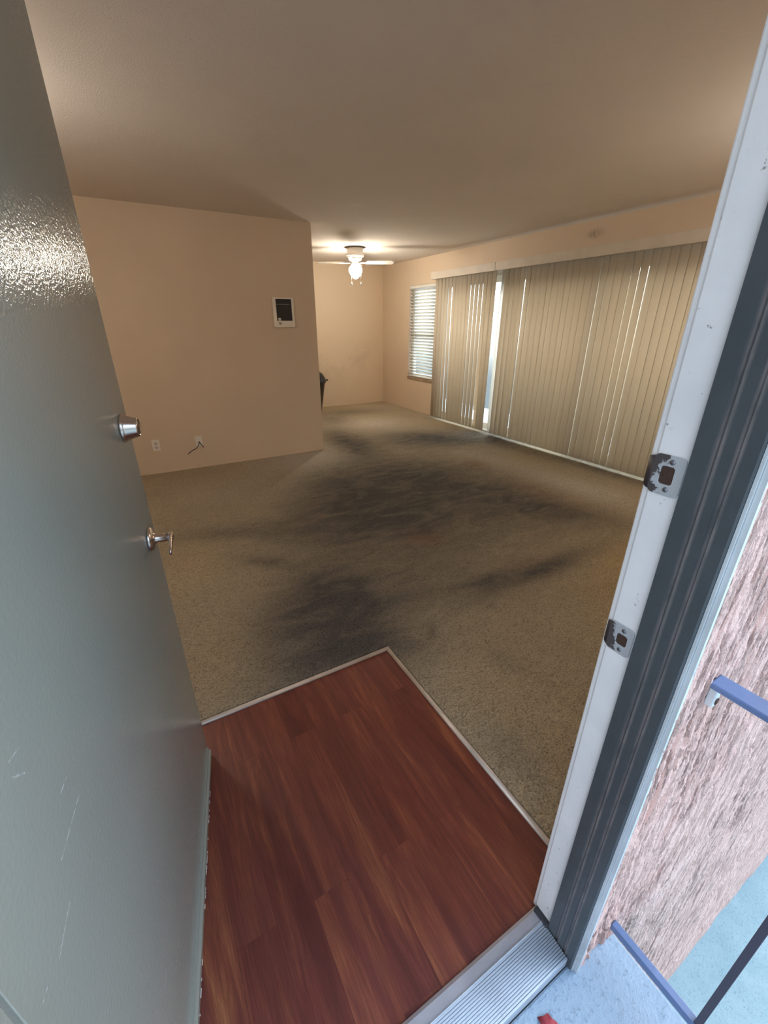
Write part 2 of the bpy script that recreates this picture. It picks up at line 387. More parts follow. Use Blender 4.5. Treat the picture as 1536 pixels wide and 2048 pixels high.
# ------------------------------------------------------------------ mesh helpers
class MB:
    def __init__(s): s.v = []; s.f = []; s.sm = []
    def add(s, vs, fs, smooth=False):
        o = len(s.v); s.v += [tuple(x) for x in vs]; s.f += [tuple(i + o for i in f) for f in fs]; s.sm += [smooth] * len(fs); return s
    def box(s, a, b, mat=None):
        (x0, y0, z0), (x1, y1, z1) = a, b
        vs = [(x0, y0, z0), (x1, y0, z0), (x1, y1, z0), (x0, y1, z0), (x0, y0, z1), (x1, y0, z1), (x1, y1, z1), (x0, y1, z1)]
        if mat is not None: vs = [mat @ Vector(q) for q in vs]
        return s.add(vs, [(0, 3, 2, 1), (4, 5, 6, 7), (0, 1, 5, 4), (1, 2, 6, 5), (2, 3, 7, 6), (3, 0, 4, 7)])
    def prism(s, pts, fn, h0, h1, smooth=False):
        """pts: closed 2-D outline (counter-clockwise); fn(u, v, h) -> point"""
        n = len(pts)
        vs = [fn(u, v, h0) for u, v in pts] + [fn(u, v, h1) for u, v in pts]
        fs = [tuple(range(n))[::-1], tuple(range(n, 2 * n))]
        o = len(s.v); s.v += [tuple(x) for x in vs]
        s.f += [tuple(i + o for i in f) for f in fs]; s.sm += [False, False]
        for i in range(n):
            j = (i + 1) % n; s.f.append((o + i, o + j, o + n + j, o + n + i)); s.sm.append(smooth)
        return s
    def ring(s, outer, inner, fn, h0, h1):
        n = len(outer)
        vs = [fn(*p, h0) for p in outer] + [fn(*p, h0) for p in inner] + [fn(*p, h1) for p in outer] + [fn(*p, h1) for p in inner]
        fs = []
        for i in range(n):
            j = (i + 1) % n
            fs += [(i, n + i, n + j, j), (2 * n + i, 2 * n + j, 3 * n + j, 3 * n + i), (i, j, 2 * n + j, 2 * n + i), (n + i, 3 * n + i, 3 * n + j, n + j)]
        return s.add(vs, fs)
    def lathe(s, prof, origin, axis=(0, 0, 1), seg=28, smooth=True):
        """prof: [(radius, height)]"""
        ax = Vector(axis).normalized(); q = ax.to_track_quat('Z', 'Y').to_matrix()
        o = Vector(origin); vs = []; n = len(prof)
        for r_, h in prof:
            for k in range(seg):
                a = 2 * math.pi * k / seg
                vs.append(o + q @ Vector((r_ * math.cos(a), r_ * math.sin(a), h)))
        fs = []
        for i in range(n - 1):
            for k in range(seg):
                k2 = (k + 1) % seg
                fs.append((i * seg + k, i * seg + k2, (i + 1) * seg + k2, (i + 1) * seg + k))
        s.add(vs, fs, smooth)
        base = len(s.v) - len(vs)
        if prof[0][0] > 1e-6: s.f.append(tuple(base + k for k in range(seg))[::-1]); s.sm.append(False)
        if prof[-1][0] > 1e-6: s.f.append(tuple(base + (n - 1) * seg + k for k in range(seg))); s.sm.append(False)
        return s
    def tube(s, pts, rad, seg=10):
        pts = [Vector(p) for p in pts]; vs = []; n = len(pts)
        rads = rad if isinstance(rad, (list, tuple)) else [rad] * n
        up = Vector((0, 0, 1))
        for i, p in enumerate(pts):
            d = (pts[min(i + 1, n - 1)] - pts[max(i - 1, 0)]).normalized()
            a = d.cross(up)
            if a.length < 1e-3: a = d.cross(Vector((1, 0, 0)))
            a.normalize(); b = d.cross(a).normalized()
            for k in range(seg):
                t = 2 * math.pi * k / seg
                vs.append(p + a * math.cos(t) * rads[i] + b * math.sin(t) * rads[i])
        fs = []
        for i in range(n - 1):
            for k in range(seg):
                k2 = (k + 1) % seg; fs.append((i * seg + k, (i + 1) * seg + k, (i + 1) * seg + k2, i * seg + k2))
        s.add(vs, fs, True); base = len(s.v) - len(vs)
        s.f.append(tuple(base + k for k in range(seg))); s.sm.append(False)
        s.f.append(tuple(base + (n - 1) * seg + k for k in range(seg))[::-1]); s.sm.append(False)
        return s
    def build(s, name, mat, parent=None, bevel=0.0, seg=2, loc=None):
        me = bpy.data.meshes.new(name)
        me.from_pydata([tuple(v) for v in s.v], [], s.f)
        me.polygons.foreach_set('use_smooth', s.sm)
        bm = bmesh.new(); bm.from_mesh(me); bmesh.ops.recalc_face_normals(bm, faces=bm.faces); bm.to_mesh(me); bm.free()
        me.materials.append(mat)
        o = bpy.data.objects.new(name, me); COL.objects.link(o)
        if loc is not None: o.location = loc
        if parent is not None: o.parent = parent
        if bevel:
            b = o.modifiers.new('bevel', 'BEVEL'); b.width = bevel; b.segments = seg; b.limit_method = 'ANGLE'; b.angle_limit = R(40)
            b.harden_normals = False
        return o

def rrect(w, h, r, n=5, cx=0, cy=0):
    pts = []
    for (sx, sy, a0) in ((1, -1, -90), (1, 1, 0), (-1, 1, 90), (-1, -1, 180)):
        for k in range(n + 1):
            a = R(a0 + 90 * k / n)
            pts.append((cx + sx * (w / 2 - r) + r * math.cos(a), cy + sy * (h / 2 - r) + r * math.sin(a)))
    return pts
def empty(name, loc=(0, 0, 0), rz=0):
    o = bpy.data.objects.new(name, None); COL.objects.link(o); o.location = loc; o.rotation_euler = (0, 0, rz); o.empty_display_size = 0.1; return o
def tag(o, label, cat, group=None, kind=None):
    o['label'] = label; o['category'] = cat
    if group: o['group'] = group
    if kind: o['kind'] = kind
    return o
def struct(o, label=None):
    o['kind'] = 'structure'
    if label: o['label'] = label
    return o
def copy_tree(o, parent=None):
    c = o.copy(); COL.objects.link(c)
    if parent is not None: c.parent = parent
    for ch in list(o.children): copy_tree(ch, c)
    return c

# ------------------------------------------------------------------ measures (metres)
XR, YB = 4.426, 7.752           # right wall, back wall
XC, YL = 1.957, 4.950           # free end of the partition wall
CEIL = 2.44
WX, WY = 0.834, 1.421           # corner of the laminate patch
YE, YI = 0.200, 0.327           # entry wall: outside face, inside face
JX = 0.675                      # latch jamb face
LX = -0.245                     # hinge jamb face
DOORH = 2.03
WIN = (6.06, 6.835, 0.60, 2.06) # window: y0, y1, z0, z1
SLD = (1.95, 5.95, 0.0, 2.10)   # sliding door opening

# ------------------------------------------------------------------ room shell
struct(MB().box((-1.45, YI, -0.20), (4.6, 7.95, 0.0)).build('floor', MAT['laminate']), 'dark red wood laminate floor inside the front door')
struct(MB().box((-1.45, 0.26, CEIL), (4.6, 7.95, CEIL + 0.15)).build('ceiling', MAT['ceiling']), 'beige textured ceiling')
struct(MB().box((0.2, YB, 0), (4.6, YB + 0.15, CEIL)).build('wall_back', MAT['wall_back']), 'cream back wall behind the ceiling fan')
struct(MB().box((-1.45, YL, 0), (XC, YL + 0.115, CEIL)).build('wall_left', MAT['wall']), 'tan partition wall with the dark panel and two outlets')
struct(MB().box((-1.45, YI, 0), (-1.30, YL, CEIL)).build('wall_side', MAT['wall']))
struct(MB().box((0.2, YL + 0.115, 0), (0.35, YB, CEIL)).build('wall_kitchen', MAT['wall']))
w = MB()
X2 = XR + 0.15
w.box((XR, YI, 0), (X2, SLD[0], CEIL))
w.box((XR, SLD[0], SLD[3]), (X2, SLD[1], CEIL))
w.box((XR, SLD[1], 0), (X2, WIN[0], CEIL))
w.box((XR, WIN[0], 0), (X2, WIN[1], WIN[2]))
w.box((XR, WIN[0], WIN[3]), (X2, WIN[1], CEIL))
w.box((XR, WIN[1], 0), (X2, YB + 0.15, CEIL))
struct(w.build('wall_right', MAT['wall_stain']), 'cream wall with the window and the vertical blinds')
w = MB()
w.box((-1.45, 0.262, 0), (LX - 0.03, YI, CEIL)); w.box((JX + 0.025, 0.262, 0), (4.6, YI, CEIL))
w.box((LX - 0.03, 0.262, DOORH + 0.03), (JX + 0.025, YI, CEIL))
struct(w.build('wall_front', MAT['wall']))
# exterior stucco, really combed where the photo shows it
def stucco_wall():
    xs = np.concatenate([np.arange(JX + 0.004, 1.02, 0.003), np.arange(1.02, 2.0, 0.009), np.arange(2.0, 5.0, 0.08)])
    zs = np.concatenate([np.arange(-2.55, -0.75, 0.02), np.arange(-0.75, 1.5, 0.006), np.arange(1.5, 2.9, 0.05)])
    Xg, Zg = np.meshgrid(xs, zs, indexing='ij')
    def vnoise(u, v, seed):
        r_ = np.random.default_rng(seed); T = r_.random((256, 256))
        iu = np.floor(u).astype(int); iv = np.floor(v).astype(int); fu = u - iu; fv = v - iv
        fu = fu * fu * (3 - 2 * fu); fv = fv * fv * (3 - 2 * fv)
        g = lambda a, b: T[a % 256, b % 256]
        return (g(iu, iv) * (1 - fu) + g(iu + 1, iv) * fu) * (1 - fv) + (g(iu, iv + 1) * (1 - fu) + g(iu + 1, iv + 1) * fu) * fv
    wob = (vnoise(Xg * 6, Zg * 5, 3) - 0.5) * 0.05
    U = Xg + wob
    comb = vnoise(U * 85, Zg * 5.0, 1)
    comb2 = vnoise(U * 150, Zg * 16, 2)
    patch = np.clip((vnoise(Xg * 11, Zg * 5, 5) - 0.12) * 2.2, 0.12, 1)
    h = -np.sqrt(np.clip(0.36 - comb, 0, 1)) * 0.021 * patch - np.sqrt(np.clip(0.30 - comb2, 0, 1)) * 0.016 * patch + (vnoise(Xg * 170, Zg * 110, 6) - 0.5) * 0.003 + (vnoise(Xg * 7, Zg * 4, 8) - 0.5) * 0.005
    nx, nz = Xg.shape
    co_ = np.stack([Xg.ravel(), (YE - h).ravel(), Zg.ravel()], 1)
    idx = np.arange(nx * nz).reshape(nx, nz)
    q = np.stack([idx[:-1, :-1].ravel(), idx[1:, :-1].ravel(), idx[1:, 1:].ravel(), idx[:-1, 1:].ravel()], 1)
    me = bpy.data.meshes.new('wall_exterior')
    me.vertices.add(len(co_)); me.vertices.foreach_set('co', co_.ravel())
    me.loops.add(q.size); me.loops.foreach_set('vertex_index', q.ravel())
    me.polygons.add(len(q)); me.polygons.foreach_set('loop_start', np.arange(0, q.size, 4))
    me.polygons.foreach_set('use_smooth', np.ones(len(q), bool))
    me.update(); me.validate()
    # body of the wall behind the combed skin
    bm = bmesh.new(); bm.from_mesh(me)
    def bx(a, b):
        vs = [bm.verts.new((x, y, z)) for x in (a[0], b[0]) for y in (a[1], b[1]) for z in (a[2], b[2])]
        for f in ((0, 1, 3, 2), (4, 6, 7, 5), (0, 4, 5, 1), (2, 3, 7, 6), (0, 2, 6, 4), (1, 5, 7, 3)): bm.faces.new([vs[i] for i in f])
    bx((JX + 0.025, 0.222, -2.55), (5.0, 0.262, 2.9))
    bx((-1.6, YE, -2.55), (LX - 0.03, 0.262, 2.9))
    bx((LX - 0.03, YE, DOORH + 0.03), (JX + 0.025, 0.262, 2.9))
    bx((LX - 0.03, 0.222, -2.55), (JX + 0.025, 0.262, -0.19))
    bm.to_mesh(me); bm.free()
    me.materials.append(MAT['stucco'])
    o = bpy.data.objects.new('wall_exterior', me); COL.objects.link(o)
    return struct(o, 'pink combed stucco wall outside the front door')
stucco_wall()

# landing, ground below, balcony
struct(MB().box((-1.6, -1.9, -0.19), (0.832, YE + 0.022, -0.03)).build('floor_landing', MAT['landing'], bevel=0.006), 'blue grey concrete landing outside the door')
struct(MB().box((-12, -14, -2.62), (14, YE + 0.03, -2.46)).build('ground', MAT['ground']), 'pale concrete ground one storey below')
struct(MB().box((X2, 1.2, -0.25), (6.0, 7.9, -0.06)).build('floor_balcony', MAT['parapet']))

# ------------------------------------------------------------------ wall-to-wall carpet
STAINS = [
    ('d', 2.25, 3.4, 0.87, -0.41, -0.49, -0.76, 0.85), ('d', 1.63, 2.83, 0.45, -0.38, -0.27, -0.46, 0.6), ('d', 2.38, 5.07, 0.05, -0.73, 0.27, 0.36, 0.8),
    ('d', 1.56, 3.47, 0.37, -0.22, -0.32, -0.69, 0.35), ('d', 2.83, 2.46, 0.15, -0.46, -0.29, -0.23, 0.5), ('d', 3.02, 2.03, 0.2, -0.36, -0.18, -0.14, 0.5),
    ('d', 3.71, 4.55, 0.54, -0.5, -0.23, -0.29, 0.75), ('d', 4.25, 4.43, 0.15, -0.38, -0.17, -0.19, 0.7), ('d', 3.23, 4.76, 0.48, -0.28, -0.23, -0.34, 0.6),
    ('d', 3.32, 7.03, 0.56, -0.11, -0.12, -0.25, 0.4), ('d', 2.81, 6.53, 0.22, -0.12, -0.12, -0.28, 0.4), ('d', 2.1, 1.55, 0.5, 0.01, -0.06, -0.08, 0.65),
    ('d', 1.69, 1.62, 0.28, -0.06, -0.05, -0.06, 0.5), ('d', 1.83, 1.63, 0.13, -0.04, -0.06, -0.06, 0.3), ('d', 0.77, 1.77, 0.23, -0.13, -0.14, -0.3, 0.75),
    ('d', 0.74, 2.07, 0.18, -0.11, -0.09, -0.23, 0.55), ('d', 0.46, 1.78, 0.18, -0.1, -0.08, -0.24, 0.5), ('d', 0.79, 1.49, 0.13, -0.08, -0.04, -0.07, 0.55),
    ('d', 0.41, 1.51, 0.22, -0.01, -0.04, -0.13, 0.4), ('d', 0.56, 2.53, 0.14, -0.11, -0.02, -0.06, 0.5), ('d', 0.75, 2.91, 0.5, -0.29, -0.06, -0.19, 0.3),
    ('d', 0.32, 3.16, 0.32, -0.1, -0.02, -0.09, 0.3), ('d', 1.1, 1.41, 0.02, -0.01, -0.02, -0.03, 0.5), ('d', 4.27, 2.64, 0.01, -0.59, -0.12, -0.08, 0.55),
    ('d', 4.16, 3.57, 0.07, -0.74, -0.15, -0.14, 0.4), ('d', 0.96, 0.72, 0.01, -0.14, -0.07, -0.03, 0.2), ('d', 1.52, 1.42, 0.02, -0.01, -0.01, -0.02, 0.4),
    ('d', 1.19, 1.87, 0.32, -0.19, -0.13, -0.21, 0.3), ('d', 1.28, 1.04, 0.05, -0.13, -0.05, -0.04, 0.2), ('r', 3.22, 3.47, 0.08, -0.09, -0.1, -0.11, 0.9),
    ('r', 1.67, 2.29, 0.12, -0.07, -0.06, -0.09, 0.8), ('r', 3.22, 2.52, 0.06, -0.29, -0.14, -0.12, 0.5), ('r', 2.01, 1.67, 0.09, -0.05, -0.05, -0.04, 0.5),
    ('p', 1.69, 4.51, 0.4, -0.04, -0.14, -0.34, 0.8), ('p', 3.58, 2.52, 0.12, -0.55, -0.21, -0.16, 0.9), ('p', 3.48, 3.47, 0.13, -0.33, -0.13, -0.14, 0.4),
    ('p', 3.2, 6.03, 0.49, -0.28, -0.2, -0.37, 0.7), ('p', 0.69, 3.98, 0.63, -0.21, -0.06, -0.28, 0.25), ('p', 4.06, 7.23, 0.5, -0.29, -0.2, -0.36, 0.4),
    ('d', 1.69, 2.16, 0.8, -0.44, -0.43, -0.72, 0.38), ('d', 1.11, 2.81, 0.43, -0.25, -0.18, -0.43, 0.3), ('d', 0.65, 1.43, 0.24, -0.04, -0.04, -0.09, 0.4),
    ('d', 2.57, 2.6, 0.26, -0.45, -0.34, -0.36, 0.4), ('d', 0.75, 1.7, 0.34, -0.2, -0.14, -0.3, 0.35), ('p', 1.62, 4.79, 0.5, -0.03, -0.13, -0.34, 0.6),
    ('y', 2.54, 1.29, 0.17, -0.1, -0.44, -0.29, 0.8), ('y', 0.12, 1.72, 0.14, -0.08, -0.05, -0.24, 0.5), ('y', 0.12, 2.76, 0.17, -0.1, -0.04, -0.31, 0.4),
    ('y', 3.63, 7.67, 0.68, -0.39, -0.23, -0.47, 0.7), ('y', 1.1, 0.91, 0.06, -0.31, -0.24, -0.08, 0.3),
]
def carpet():
    step = 0.025
    xs = np.unique(np.round(np.concatenate([np.arange(-1.30, XR, step), [WX + 0.012, XR]]), 4))
    ys = np.unique(np.round(np.concatenate([np.arange(YI, YB, step), [WY + 0.012, YB]]), 4))
    Xg, Yg = np.meshgrid(xs, ys, indexing='ij')
    nx, ny = Xg.shape
    keep = np.ones((nx, ny), bool)
    ch = {k: np.zeros_like(Xg) for k in 'drpy'}
    for k, cx, cy, ax, ay, bx_, by_, s_ in STAINS:
        inv = np.linalg.inv(np.array([[ax, bx_], [ay, by_]]) + np.eye(2) * 1e-4)
        dx, dy = Xg - cx, Yg - cy
        u = inv[0, 0] * dx + inv[0, 1] * dy; v = inv[1, 0] * dx + inv[1, 1] * dy
        g = s_ * np.exp(-(u * u + v * v) * 0.75)
        ch[k] = 1 - (1 - ch[k]) * (1 - g)
    T = 0.014
    Zg = np.full_like(Xg, T)
    top = np.stack([Xg, Yg, Zg], 2).reshape(-1, 3)
    idx = np.arange(nx * ny).reshape(nx, ny)
    cxm = (Xg[:-1, :-1] + Xg[1:, 1:]) / 2; cym = (Yg[:-1, :-1] + Yg[1:, 1:]) / 2
    ok = ~((cxm < WX + 0.012) & (cym < WY + 0.012))
    part = (cym > YL) & (cym < YL + 0.115) & (cxm < XC)
    hid = (cym > YL) & (cxm < 0.35)
    ok &= ~part & ~hid
    q = np.stack([idx[:-1, :-1][ok], idx[1:, :-1][ok], idx[1:, 1:][ok], idx[:-1, 1:][ok]], 1)
    me = bpy.data.meshes.new('carpet')
    me.from_pydata(top.tolist(), [], q.tolist())
    for nm, fn in (('stain', lambda: np.stack([ch['d'], ch['p'], ch['r'], np.ones_like(Xg)], 2)), ('stain_two', lambda: np.stack([ch['y']] * 3 + [np.ones_like(Xg)], 2))):
        at = me.color_attributes.new(nm, 'FLOAT_COLOR', 'POINT')
        at.data.foreach_set('color', fn().reshape(-1).astype(np.float32))
    bm = bmesh.new(); bm.from_mesh(me)
    loose = [v for v in bm.verts if not v.link_faces]; bmesh.ops.delete(bm, geom=loose, context='VERTS')
    edges = [e for e in bm.edges if e.is_boundary]
    ret = bmesh.ops.extrude_edge_only(bm, edges=edges)
    for g in ret['geom']:
        if isinstance(g, bmesh.types.BMVert): g.co.z = 0.0
    bmesh.ops.recalc_face_normals(bm, faces=bm.faces)
    bm.to_mesh(me); bm.free()
    me.materials.append(MAT['carpet'])
    o = bpy.data.objects.new('carpet', me); COL.objects.link(o)
    return tag(o, 'worn tan wall-to-wall carpet with large dark grey traffic stains', 'carpet')
carpet()
# edging strips round the laminate
def strip_mesh(horizontal):
    prof = [(0.0, 0.0), (0.022, 0.0), (0.021, 0.006), (0.016, 0.0115), (0.008, 0.012), (0.001, 0.006)]
    b = MB()
    if horizontal: b.prism(prof, lambda u, v, h: (h, WY - 0.004 + u - 0.004, v), -1.28, WX + 0.014, True)
    else: b.prism(prof, lambda u, v, h: (WX - 0.008 + u, h, v), YI + 0.004, WY - 0.004, True)
    return b
struct(strip_mesh(True).build('trim_1', MAT['strip']), 'pale edging strip along the far side of the laminate')
struct(strip_mesh(False).build('trim_2', MAT['strip']), 'pale edging strip along the right side of the laminate')
# low painted skirting on the partition
struct(MB().box((-1.29, YL - 0.007, 0.0), (XC, YL, 0.045)).build('baseboard_left', MAT['wall'], bevel=0.002))

# ------------------------------------------------------------------ door frame
jr = struct(MB().box((JX, 0.285, -0.03), (JX + 0.025, 0.338, DOORH + 0.02)).build('trim_3', MAT['jamb_white'], bevel=0.002), 'chipped white door jamb with two strike plates')
GX = JX - 0.008
prof = [(GX, 0.2885), (GX, 0.2665), (GX + 0.003, 0.2650), (GX + 0.003, 0.2592), (GX, 0.2580), (GX, 0.2415), (GX + 0.0028, 0.2405), (GX + 0.0028, 0.2348), (GX, 0.2338),
        (GX, 0.2135), (GX + 0.003, 0.211), (JX + 0.026, 0.211), (JX + 0.026, 0.2885)]
st = MB().prism(prof, lambda u, v, h: (u, v, h), -0.03, DOORH + 0.01).build('door_stop', MAT['jamb_grey'], jr)
st['label'] = 'dark grey painted outer jamb with worn grooves'
b = MB()
b.prism([(GX + 0.004, 0.2105), (GX + 0.004, 0.2065), (GX + 0.018, 0.2065), (GX + 0.018, 0.2105)], lambda u, v, h: (u, v, h), -0.03, DOORH + 0.02)
b.prism([(GX + 0.010, 0.2062), (GX + 0.010, 0.1985), (GX + 0.018, 0.1985), (GX + 0.018, 0.2062)], lambda u, v, h: (u, v, h), -0.03, DOORH + 0.02)
b.build('corner_bead', MAT['bead'], jr)['label'] = 'thin pale metal bead'
MB().box((JX + 0.004, 0.338, 0), (JX + 0.062, 0.349, DOORH + 0.07)).build('casing', MAT['jamb_white'], jr, bevel=0.003)
def strike(z, w, h, hole, round_hole, lip):
    cy = 0.3155
    o = rrect(w, h, 0.008, 5)
    if round_hole:   # D-shaped latch hole
        i = []
        n = len(o)
        for k in range(n):
            a = math.atan2(o[k][1] / h, o[k][0] / w)
            i.append((-0.003 + hole[0] / 2 * math.cos(a), hole[1] / 2 * math.sin(a)))
    else: i = rrect(hole[0], hole[1], 0.0045, 5)
    fn = lambda u, v, t: (JX - t, cy + u, z + v)
    p = MB().ring(o, i, fn, 0.0, 0.0026).build('strike_plate', MAT['strike'], jr, bevel=0.0006)
    p['label'] = 'worn metal strike plate'
    MB().box((JX - 0.0006, cy - hole[0] / 2 - 0.002, z - hole[1] / 2 - 0.002), (JX + 0.001, cy + hole[0] / 2 + 0.002, z + hole[1] / 2 + 0.002)).build('mortise_shade', MAT['hole'], p)  # dark inset on the uncut jamb, the hole's shade in its colour
    for sgn in (-1, 1):
        MB().lathe([(0.0001, 0.0014), (0.0035, 0.0012), (0.0042, 0.0), (0.0042, -0.001)][::-1], (JX - 0.0026, cy - 0.004, z + sgn * (h / 2 - 0.0095)), (-1, 0, 0), 16).build('screw', MAT['screw'], p)
    # lip that wraps round the inner edge of the jamb
    lp = []
    for k in range(7):
        a = R(90 * k / 6); lp.append((cy + w / 2 - 0.003 + lip * math.sin(a), JX - 0.0026 + lip * (1 - math.cos(a))))
    b = MB(); n = len(lp)
    for zz_ in (0,):
        vs = []
        for (yy, xx) in lp:
            for dz in (-h * 0.43 * (1 - 0.22 * ((yy - lp[0][0]) / lip) ** 2), h * 0.43 * (1 - 0.22 * ((yy - lp[0][0]) / lip) ** 2)): vs += [(xx, yy, z + dz), (xx + 0.0022, yy - 0.0005, z + dz)]
        fs = []
        for k in range(n - 1):
            a0, a1 = 4 * k, 4 * (k + 1)
            fs += [(a0, a0 + 2, a1 + 2, a1), (a0 + 1, a1 + 1, a1 + 3, a0 + 3), (a0, a1, a1 + 1, a0 + 1), (a0 + 2, a0 + 3, a1 + 3, a1 + 2)]
        fs += [(0, 1, 3, 2), (4 * n - 4, 4 * n - 2, 4 * n - 1, 4 * n - 3)]
        b.add(vs, fs, True)
    b.build('lip', MAT['dark_paint'], p)['label'] = 'lip with old dark paint'
strike(1.268, 0.046, 0.062, (0.020, 0.028), False, 0.017)
strike(0.956, 0.044, 0.060, (0.024, 0.027), True, 0.014)
# dark scar in the jamb beside the lower plate
jl = MB().box((LX - 0.025, 0.285, -0.03), (LX, 0.338, DOORH + 0.02)).build('trim_4', MAT['jamb_white'], bevel=0.002)
struct(jl)
MB().prism([(LX - 0.026, 0.2885), (LX - 0.026, 0.211), (LX + 0.052, 0.211), (LX + 0.052, 0.286)], lambda u, v, h: (u, v, h), -0.03, DOORH + 0.01).build('door_stop', MAT['door'], jl, bevel=0.002)
jh = MB().box((LX, 0.285, DOORH), (JX, 0.338, DOORH + 0.025)).build('trim_5', MAT['jamb_white'])
struct(jh)
MB().box((LX, 0.211, DOORH - 0.012), (GX + 0.004, 0.288, DOORH + 0.02)).build('door_stop', MAT['jamb_grey'], jh)

# threshold: flat inner plate, fluted outer plate, gasket at the jamb
th = empty('door_threshold', ((LX + JX) / 2, 0.28, 0)); tag(th, 'fluted aluminium door threshold across the bottom of the doorway', 'threshold')
def thr(b, name, mat, **k):
    o = b.build(name, mat, th, **k); o.matrix_parent_inverse = Matrix.Translation(-Vector(th.location)); return o
thr(MB().prism([(0.307, -0.03), (0.337, -0.01), (0.339, 0.006), (0.331, 0.0125), (0.3095, 0.0150), (0.307, 0.0145)], lambda u, v, h: (h, u, v), LX, JX), 'inner_plate', MAT['alu_dirty'])
pts = [(0.222, -0.03), (0.3065, -0.03), (0.3065, 0.0185), (0.3040, 0.0190), (0.3030, 0.0155)]
N = 14
for k in range(N):                                   # flutes
    y0 = 0.3020 - k * (0.3020 - 0.2275) / N; dy = (0.3020 - 0.2275) / N
    zt = 0.0155 - 0.010 * (k / N)
    pts += [(y0, zt), (y0 - dy * 0.62, zt - 0.0004), (y0 - dy * 0.70, zt - 0.0036), (y0 - dy * 0.95, zt - 0.0038)]
pts += [(0.2275, 0.0065), (0.2235, 0.0060), (0.2222, 0.0)]
thr(MB().prism(pts, lambda u, v, h: (h, u, v), LX, GX - 0.002), 'fluted_plate', MAT['alu'])
thr(MB().box((JX - 0.014, 0.288, 0.0), (JX + 0.001, 0.334, 0.024)), 'gasket', MAT['gasket'], bevel=0.004)

# ------------------------------------------------------------------ the open front door
A = Vector((-0.222, 0.335)); B_ = Vector((-0.028, 1.275))
dv = (B_ - A); DL = dv.length
DANG = math.atan2(dv.y, dv.x)
door = empty('door_1', (A.x, A.y, 0), DANG); struct(door, 'grey green front door standing open into the room')
# local frame: x along the door from the hinge, y into the room away from us (door thickness), outside face at y = 0 facing -y
slab = MB().box((0, 0, 0.012), (DL, 0.044, DOORH - 0.004)).build('door_leaf', MAT['door'], door, bevel=0.002)
sw = MB().prism([(0.0, 0.006), (-0.010, 0.004), (-0.012, 0.010), (-0.012, 0.028), (-0.006, 0.034), (-0.006, 0.044), (0.0, 0.046)], lambda u, v, h: (h, u, v), 0.004, DL - 0.012).build('door_sweep', MAT['door'], door)
sw['label'] = 'chipped sweep along the bottom edge'
b = MB()
for k in range(46):                                   # chips of bare white along the lower lip of the sweep
    x = 0.02 + (DL - 0.05) * random.random() ** 1.2; l_ = random.uniform(0.002, 0.011); hh = random.uniform(0.001, 0.0028)
    b.box((x, -0.0126, 0.006), (x + l_, -0.0105, 0.0065 + hh))
b.build('paint_chip', simple('bare_white_chip', (0.75, 0.75, 0.72), 0.6), sw)['kind'] = 'stuff'
# deadbolt
dbx, dbz = DL - 0.066, 1.245
db = MB().lathe([(0.034, 0.0), (0.034, 0.004), (0.0315, 0.008), (0.0300, 0.010), (0.0225, 0.034), (0.0210, 0.0365), (0.0195, 0.0365), (0.0185, 0.0345)], (dbx, 0, dbz), (0, -1, 0), 36).build('deadbolt', MAT['nickel'], door)
MB().lathe([(0.0185, 0.033), (0.0185, 0.0346), (0.0001, 0.0350)], (dbx, 0, dbz), (0, -1, 0), 30).build('keyway_plug', MAT['nickel_dark'], db)
# lever handle
lx, lz = DL - 0.075, 0.944
lv = MB().lathe([(0.033, 0.0), (0.033, 0.004), (0.030, 0.009), (0.020, 0.012), (0.014, 0.014), (0.0135, 0.018), (0.0115, 0.020), (0.0115, 0.052)], (lx, 0, lz), (0, -1, 0), 32).build('lever_rose', MAT['nickel'], door)
hl = MB()
pts = []; rad = []
N = 14
for k in range(N + 1):
    t = k / N
    x = lx - 0.100 * t; y = -0.054 - 0.014 * t + 0.004 * t * t; z = lz + 0.004 * math.sin(t * 3.0)
    w_ = 0.0125 * (1 - 0.45 * t); th_ = 0.0055 * (1 - 0.35 * t)
    pts.append((x, y, z, w_, th_))
vs = []
for (x, y, z, w_, th_) in pts:
    for q in range(12):
        a = 2 * math.pi * q / 12
        vs.append((x, y + th_ * math.sin(a), z + w_ * math.cos(a)))
fs = []
for k in range(N):
    for q in range(12):
        q2 = (q + 1) % 12; fs.append((k * 12 + q, k * 12 + q2, (k + 1) * 12 + q2, (k + 1) * 12 + q))
fs += [tuple(range(12))[::-1], tuple(N * 12 + q for q in range(12))]
hl.add(vs, fs, True)
hl.lathe([(0.0125, 0.044), (0.0135, 0.050), (0.0125, 0.058), (0.006, 0.0605), (0.0001, 0.061)], (lx, 0, lz), (0, -1, 0), 24)
hl.build('lever', MAT['nickel'], lv)
# hinges on the hinge edge
for hz in (0.25, 1.02, 1.80):
    MB().lathe([(0.0065, -0.045), (0.0065, 0.045)], (-0.004, 0.048, hz), (0, 0, 1), 14).build('hinge', MAT['nickel'], door)

